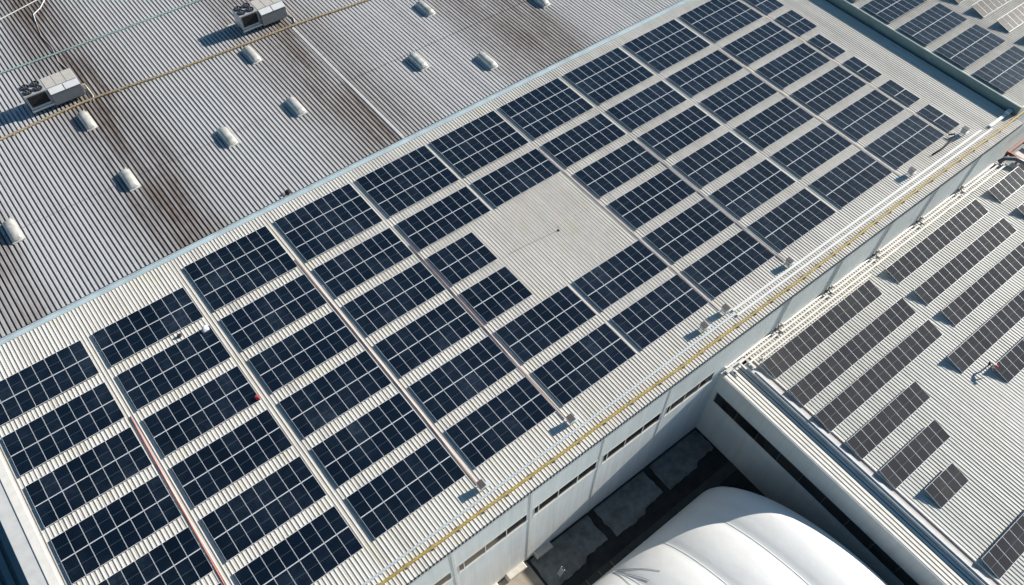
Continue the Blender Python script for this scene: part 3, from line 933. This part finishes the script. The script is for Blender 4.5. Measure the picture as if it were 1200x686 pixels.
def cabinet(x, y, label):
    t = thing('combiner_box', label, 'electrical cabinet', (x, y, RZ), 'combiner cabinets along the eave')
    b = MB(); b.box(-.10, .38, -.30, .34, .28, .86, M['box']); c = b.build('cabinet', t, bevel=0.02)
    b = MB(); b.box(-.13, .42, -.34, .38, .865, .92, M['boxdark']); b.build('lid', t, bevel=0.01)
    b = MB(); b.box(-.125, -.104, -.24, .28, .34, .80, M['capgrey']); d = b.build('door', t)
    b = MB(); b.box(-.15, -.127, -.18, -.14, .5, .62, M['dark']); b.build('handle', d)
    for ly in (-.24, .26):
        for lx in (-.05, .33):
            b = MB(); b.box(lx - .025, lx + .025, ly - .025, ly + .025, 0.02, .28, M['rail']); b.build('leg', t)
    b = MB(); b.box(.42, .95, -.28, .22, 0.07, .17, M['conduit']); b.build('cable_duct', t, bevel=0.02)
    return t
for x, y, lab in ((29.75, -35.05, 'grey combiner cabinet near the eave, leftmost, at the end of a faded red pipe'),
                  (39.75, -34.95, 'grey combiner cabinet near the eave, second from the left'),
                  (56.5, -35.2, 'left one of the two combiner cabinets standing close together'),
                  (59.7, -35.05, 'right one of the two combiner cabinets standing close together'),
                  (69.35, -34.95, 'grey combiner cabinet near the eave, third from the right'),
                  (90.7, -34.7, 'grey combiner cabinet near the eave, second from the right'),
                  (101.5, -34.45, 'grey combiner cabinet at the right end beside the dark cable bundle')):
    cabinet(x, y, lab)
# conduits along the eave
def conduit_box(name, x0, x1, y, wdt, h, m, label):
    t = thing(name, label, 'conduit', (x0, y, RZ + .065), 'conduits along the eave')
    n = max(1, int((x1 - x0) / 3))
    b = MB(); b.box(0, x1 - x0, -wdt / 2, wdt / 2, 0.03, 0.03 + h, m); b.build('channel', t, bevel=0.015)
    for k in range(n):
        x = (k + .5) * (x1 - x0) / n
        c = MB(); c.box(x - .05, x + .05, -wdt / 2 - .05, wdt / 2 + .05, -0.01, 0.027, M['rail']); c.build('bracket', t)
    return t
t = thing('conduit', 'thin white conduit lying along the raised kerb at the left edge of the annex roof', 'conduit', (62.07, -39.9, AZ + .025))
b = MB(); b.box(-.07, .07, -60, 0, 0.03, .10, M['white']); b.build('channel', t, bevel=.01)
for k in range(20):
    b = MB(); b.box(-.12, .12, -3 * k - .6, -3 * k - .5, 0, .028, M['rail']); b.build('bracket', t)
conduit_box('eave_conduit', -0.4, 60.4, -35.85, 0.20, 0.09, M['conduit'], 'pale blue-grey conduit along the left half of the eave')
conduit_box('eave_conduit', 60.6, 103.9, -35.45, 0.26, 0.10, M['white'], 'bright white conduit along the right half of the eave, inner one')
conduit_box('eave_conduit', 60.5, 105.2, -36.12, 0.24, 0.10, M['white'], 'bright white conduit along the right half of the eave, outer one')
conduit_box('eave_conduit', 105.3, 110.4, -35.7, 0.40, 0.14, M['white'], 'short wide white conduit end by the shaded step')
pipe('yellow_pipe', [(-1.0, -36.65, .0), (20, -36.70, .0), (37.7, -36.85, .0), (44, -36.80, .0), (51, -37.0, .0), (56, -36.95, .0), (71, -37.0, .0), (88, -36.75, .02), (107, -36.85, .04), (111.5, -36.75, .25), (119, -36.6, .25)], 0.13, M['yellow'],
     'long ochre yellow pipe along the eave above the courtyard', clamps=2.4)
# white junction cover at the step
b = MB(); b.box(108.9, 109.7, -35.95, -35.4, RZ + .07, RZ + .5, M['white'])
tag(b.build('junction_box', bevel=0.04), 'small white junction box in the shade at the foot of the step', 'junction box')

# lightning conductor on the bare roof patch
t = thing('lightning_rod', 'small lightning rod with thin grey wires on the bare roof patch', 'lightning rod', (53.56, -16.8, RZ + .055))
b = MB(); b.tube([(0, 0, 0), (0, 0, .7)], [.035, .02], M['tray'], 8); b.build('rod', t, smooth=True)
b = MB(); b.tube([(0, 0, 0), (0, 0, .10)], [.17, .12], M['dark'], 10); b.build('base', t)
b = MB(); b.tube([(0, 0, .03), (-3, .32, .02), (-5.2, .55, .02), (-6.2, .62, .02)], .020, M['gutterdark'], 6); b.build('wire', t)
b = MB(); b.tube([(0, 0, .03), (1.6, 1.8, .02), (3.5, 4.0, .02), (4.4, 5.1, .02)], .008, M['capgrey'], 6); b.build('wire', t)

# =================================================================== INFLATABLE DOME
DX0, DX1, DYC, DW, DH = -20.0, 58.6, -63.0, 19.0, 12.6
SEAMS = [44.3 + 5.4 * k for k in range(-11, 3)]
def dome_z(x, y):
    v = (y - DYC) / DW
    u = max(0.0, (x - 53.2) / (DX1 - 53.2))
    q = 1 - abs(v) ** 2.05 - u ** 2.1
    z = math.sqrt(max(0.0, q)) * DH
    d = min(abs(x - s) for s in SEAMS)
    z -= (0.12 * math.exp(-(d / 0.6) ** 2) + 0.07 * math.cos(min(d, 2.7) / 2.7 * math.pi)) * min(1, z / 3)
    return z
b = MB()
vs, fs = [], []
# rows of rings: parametrise by x with fine steps and by angle across
xsd = []
x = DX0
while x < 53.2:
    xsd.append(x); x += 0.36 if x > 30 else 2.0
ue = [math.sin(math.pi / 2 * k / 16) for k in range(17)]
xsd += [53.2 + (DX1 - 53.2) * q for q in ue]
NA = 96
for x in xsd:
    u = max(0.0, (x - 53.2) / (DX1 - 53.2))
    vm = (max(0.0, 1 - u ** 2.1)) ** (1 / 2.05)
    for k in range(NA + 1):
        th = math.pi * k / NA
        y = DYC - DW * vm * math.cos(th)
        vs.append((x, y, GZ + dome_z(x, y)))
N = NA + 1
for j in range(len(xsd) - 1):
    for k in range(NA):
        a = j * N + k
        fs.append((a, a + 1, a + 1 + N, a + N))
b.add(vs, fs, M['membrane'])
dome = thing('inflatable_dome', 'white inflatable membrane dome in the courtyard beside the annex', 'dome', (0, 0, 0))
b.build('membrane', dome, smooth=True)
for s in SEAMS:
    if s < 30 or s > 52:
        continue
    pts = []
    for k in range(49):
        y = DYC + DW * math.cos(math.pi * k / 48) * 0.999
        pts.append((s, y, GZ + dome_z(s, y) + 0.01))
    b = MB(); b.tube(pts, 0.03, M['membrane'], 5); b.build('seam', dome, smooth=True)
# loose cables gathered at the lower left seam of the dome
rr = random.Random(3)
for k in range(3):
    pts = []
    for j in range(9):
        y = -44.9 - j * .42
        x = 38.7 + k * .25 + .05 * math.sin(j * .9 + k * 1.7) + j * .16 * (k - .4)
        pts.append((x, y, GZ + dome_z(x, y) + .05))
    b = MB(); b.tube(pts, 0.018, M['rope'], 5)
    b.build('rope', dome, smooth=True)

# =================================================================== RED STEEL FRAME (right edge)
t = thing('steel_frame', 'oxide red steel frame standing at the far end of the annex roof', 'steel frame', (113.4, -37.6, -7.5))
for nm, bx in (('beam', (0, 9, -.2, .2, -.25, .25)), ('beam', (0.1, .5, -5.5, -.21, -.25, .22)), ('beam', (3.6, 3.9, -5.5, -.21, -.22, .2)), ('beam', (7.4, 7.7, -5.5, -.21, -.22, .2)), ('beam', (0.51, 9, -2.7, -2.4, -.22, .18))):
    b = MB(); b.box(*bx, M['redsteel']); b.build(nm, t, bevel=0.03)
for px_, py_ in ((.2, -5.6), (8.5, -.1), (8.5, -5.4), (.1, 0)):
    b = MB(); b.box(px_ - .15, px_ + .15, py_ - .15, py_ + .15, -13.3, -.26, M['redsteel']); b.build('post', t)
b = MB(); b.box(114.2, 116.6, -39.6, -38.1, -8.1, -7.95, M['actan']); tag(b.build('plank_deck', bevel=0.02), 'tan plank deck inside the red steel frame', 'deck')
b = MB(); b.box(117.4, 119.8, -39.4, -38.2, -8.1, -7.9, M['aclid']); tag(b.build('plank_deck', bevel=0.02), 'pale plank deck at the right edge inside the red steel frame', 'deck')
pipe('bent_duct', [(110.8, -37.9, -7.25), (111.6, -38.1, -7.0), (112.6, -39.0, -6.95), (113.0, -40.8, -7.0)], 0.28, M['acdark'], 'dark bent duct between the annex corner and the red steel frame', 'duct', n=10)

# =================================================================== SMALL LOOSE THINGS
def lump(name, loc, size, m, label, cat, seed, mats=None):
    rr = random.Random(seed)
    bm = bmesh.new()
    bmesh.ops.create_icosphere(bm, subdivisions=3, radius=1)
    off = [Vector((rr.uniform(-1, 1), rr.uniform(-1, 1), rr.uniform(-1, 1))).normalized() for _ in range(9)]
    for v in bm.verts:
        n = v.co.normalized()
        k = 1.0
        for q in off:
            k += 0.22 * max(0, n.dot(q)) ** 6 - 0.16 * max(0, n.dot(-q)) ** 8
        v.co = Vector((n.x * k * size[0], n.y * k * size[1], max(-.35, n.z * k) * size[2]))
    me = bpy.data.meshes.new(name)
    bm.to_mesh(me)
    bm.free()
    me.materials.append(m)
    for p in me.polygons:
        p.use_smooth = True
    o = bpy.data.objects.new(name, me)
    COL.objects.link(o)
    o.location = loc
    tag(o, label, cat)
    return o
lump('cloth_bundle', (18.75, -6.05, 0.12), (.34, .27, .26), M['whitecloth'], 'crumpled white cloth bundle on a navy panel near the upper left', 'bundle', 4)
lump('tool_bag', (16.55, -5.15, RZ + .14), (.22, .16, .2), M['rag'], 'small dark tool bag in the gap between two arrays near the white bundle', 'bag', 5)
lump('red_bag', (19.1, -15.72, .10), (.20, .24, .16), M['redcloth'], 'small red bag on a panel corner at the walkway', 'bag', 6)
lump('cloth_heap', (33.75, 5.0, UZ + .28), (.34, .26, .26), M['rag'], 'dark cloth heap at the valley gutter on the grey roof', 'heap', 7)
lump('cloth_heap', (33.25, 5.05, UZ + .24), (.2, .2, .2), M['pinkpipe'], 'small pink cloth lump beside the dark heap at the valley gutter', 'heap', 8)

# blue-white step ladder lying at the courtyard corner
t = thing('step_ladder', 'pale blue step ladder standing on the shaded courtyard floor near the bottom edge', 'ladder', (34.9, -41.2, GZ + .06))
for s in (0, .45):
    b = MB(); b.tube([(0, s, 0), (.55, s, 1.7)], .035, M['conduit'], 6); b.build('stile', t)
    b = MB(); b.tube([(1.1, s, 0), (.58, s, 1.68)], .03, M['conduit'], 6); b.build('rear_stile', t)
for k in range(1, 6):
    f = k / 6
    b = MB(); b.box(.55 * f - .05, .55 * f + .05, .03, .42, 1.7 * f - .015, 1.7 * f + .015, M['conduit']); b.build('rung', t)

# =================================================================== WORKER
def skinned(name, nodes, edges, root, levels=1):
    """nodes: name -> (pos, radius)"""
    names = list(nodes)
    me = bpy.data.meshes.new(name)
    me.from_pydata([nodes[k][0] for k in names], [(names.index(a), names.index(b_)) for a, b_ in edges], [])
    o = bpy.data.objects.new(name, me)
    COL.objects.link(o)
    sk = o.modifiers.new('skin', 'SKIN')
    if not me.skin_vertices:
        pass
    for i, k in enumerate(names):
        r = nodes[k][1]
        me.skin_vertices[0].data[i].radius = (r, r) if not isinstance(r, tuple) else r
        me.skin_vertices[0].data[i].use_root = (k == root)
    sb = o.modifiers.new('sub', 'SUBSURF')
    sb.levels = levels
    sb.render_levels = levels
    dg = bpy.context.evaluated_depsgraph_get()
    ev = o.evaluated_get(dg)
    out = bpy.data.meshes.new_from_object(ev)
    bpy.data.objects.remove(o)
    return out

# figure faces -Y, bending forward over the panel edge; local origin between the feet
N_ = {}
def nd(k, p, r): N_[k] = (p, r)
nd('pelvis', (0, 0.05, .90), .145); nd('waist', (0, -.12, 1.05), .13); nd('chest', (0, -.36, 1.17), .155); nd('neckb', (0, -.54, 1.20), .075); nd('neck', (0, -.62, 1.19), .06)
nd('head1', (0, -.70, 1.16), .095); nd('head2', (0, -.80, 1.12), .085)
E_ = [('pelvis', 'waist'), ('waist', 'chest'), ('chest', 'neckb'), ('neckb', 'neck'), ('neck', 'head1'), ('head1', 'head2')]
for s, q in ((1, 'r'), (-1, 'l')):
    nd('hip' + q, (s * .10, .06, .84), .10); nd('knee' + q, (s * .13, -.10, .48), .068); nd('ankle' + q, (s * .13, .02, .09), .048); nd('toe' + q, (s * .14, -.17, .045), .04)
    nd('shoulder' + q, (s * .20, -.47, 1.16), .075); nd('elbow' + q, (s * .25, -.60, .90), .048); nd('wrist' + q, (s * .20, -.72, .68), .032); nd('palm' + q, (s * .19, -.76, .61), .034)
    E_ += [('pelvis', 'hip' + q), ('hip' + q, 'knee' + q), ('knee' + q, 'ankle' + q), ('ankle' + q, 'toe' + q), ('chest', 'shoulder' + q), ('shoulder' + q, 'elbow' + q), ('elbow' + q, 'wrist' + q), ('wrist' + q, 'palm' + q)]
    for f in range(4):
        dx = (f - 1.5) * .022
        ln = (.05, .06, .055, .042)[f]
        nd(f'f{f}a' + q, (s * .19 + dx, -.785, .575), .009); nd(f'f{f}b' + q, (s * .19 + dx, -.785 - ln * .7, .575 - ln * .6), .008); nd(f'f{f}c' + q, (s * .19 + dx, -.785 - ln * .8, .575 - ln * 1.3), .007)
        E_ += [('palm' + q, f'f{f}a' + q), (f'f{f}a' + q, f'f{f}b' + q), (f'f{f}b' + q, f'f{f}c' + q)]
    nd('th1' + q, (s * .15, -.75, .63), .011); nd('th2' + q, (s * .135, -.79, .59), .009)
    E_ += [('palm' + q, 'th1' + q), ('th1' + q, 'th2' + q)]
try:
    wm = skinned('person_body', N_, E_, 'pelvis', 1)
except Exception as ex:
    print('SKIN FAILED', ex)
    wm = None
worker = thing('person', 'worker in dark trousers and pale shirt bending over a panel corner, red helmet', 'person', (82.35, -54.78, AZ - .06), rz=R(-14))
if wm:
    wm.materials.clear()
    for q in ('skin', 'denim', 'shirt', 'rag'):
        wm.materials.append(M[q])
    for p in wm.polygons:
        c = p.center
        p.use_smooth = True
        arm = abs(c.x) > .17 and c.y < -.5 and c.z < 1.12
        if c.z < .12:
            p.material_index = 3
        elif c.y < -.585 and not arm:
            p.material_index = 0
        elif arm and c.z < .86:
            p.material_index = 0
        elif c.z < 0.99 and c.y > -.3:
            p.material_index = 1
        else:
            p.material_index = 2
    inst(wm, 'body', worker)
# helmet: shallow dome with brim, tipped with the head
b = MB()
vs, fs = [], []
n = 20
rings = [(0.0, .135), (.05, .128), (.09, .105), (.12, .065)]
for z, r_ in [(-.002, .175)] + rings:
    vs += [(r_ * .92 * math.cos(2 * math.pi * k / n), r_ * 1.1 * math.sin(2 * math.pi * k / n), z) for k in range(n)]
vs.append((0, 0, .132))
for q in range(4):
    fs += [(q * n + k, q * n + (k + 1) % n, (q + 1) * n + (k + 1) % n, (q + 1) * n + k) for k in range(n)]
fs += [(4 * n + k, 4 * n + (k + 1) % n, 5 * n) for k in range(n)]
b.add(vs, fs, M['helmet'])
hmt = b.build('helmet', worker, smooth=True, loc=(0, -.79, 1.17))
hmt.rotation_euler = (R(35), 0, 0)
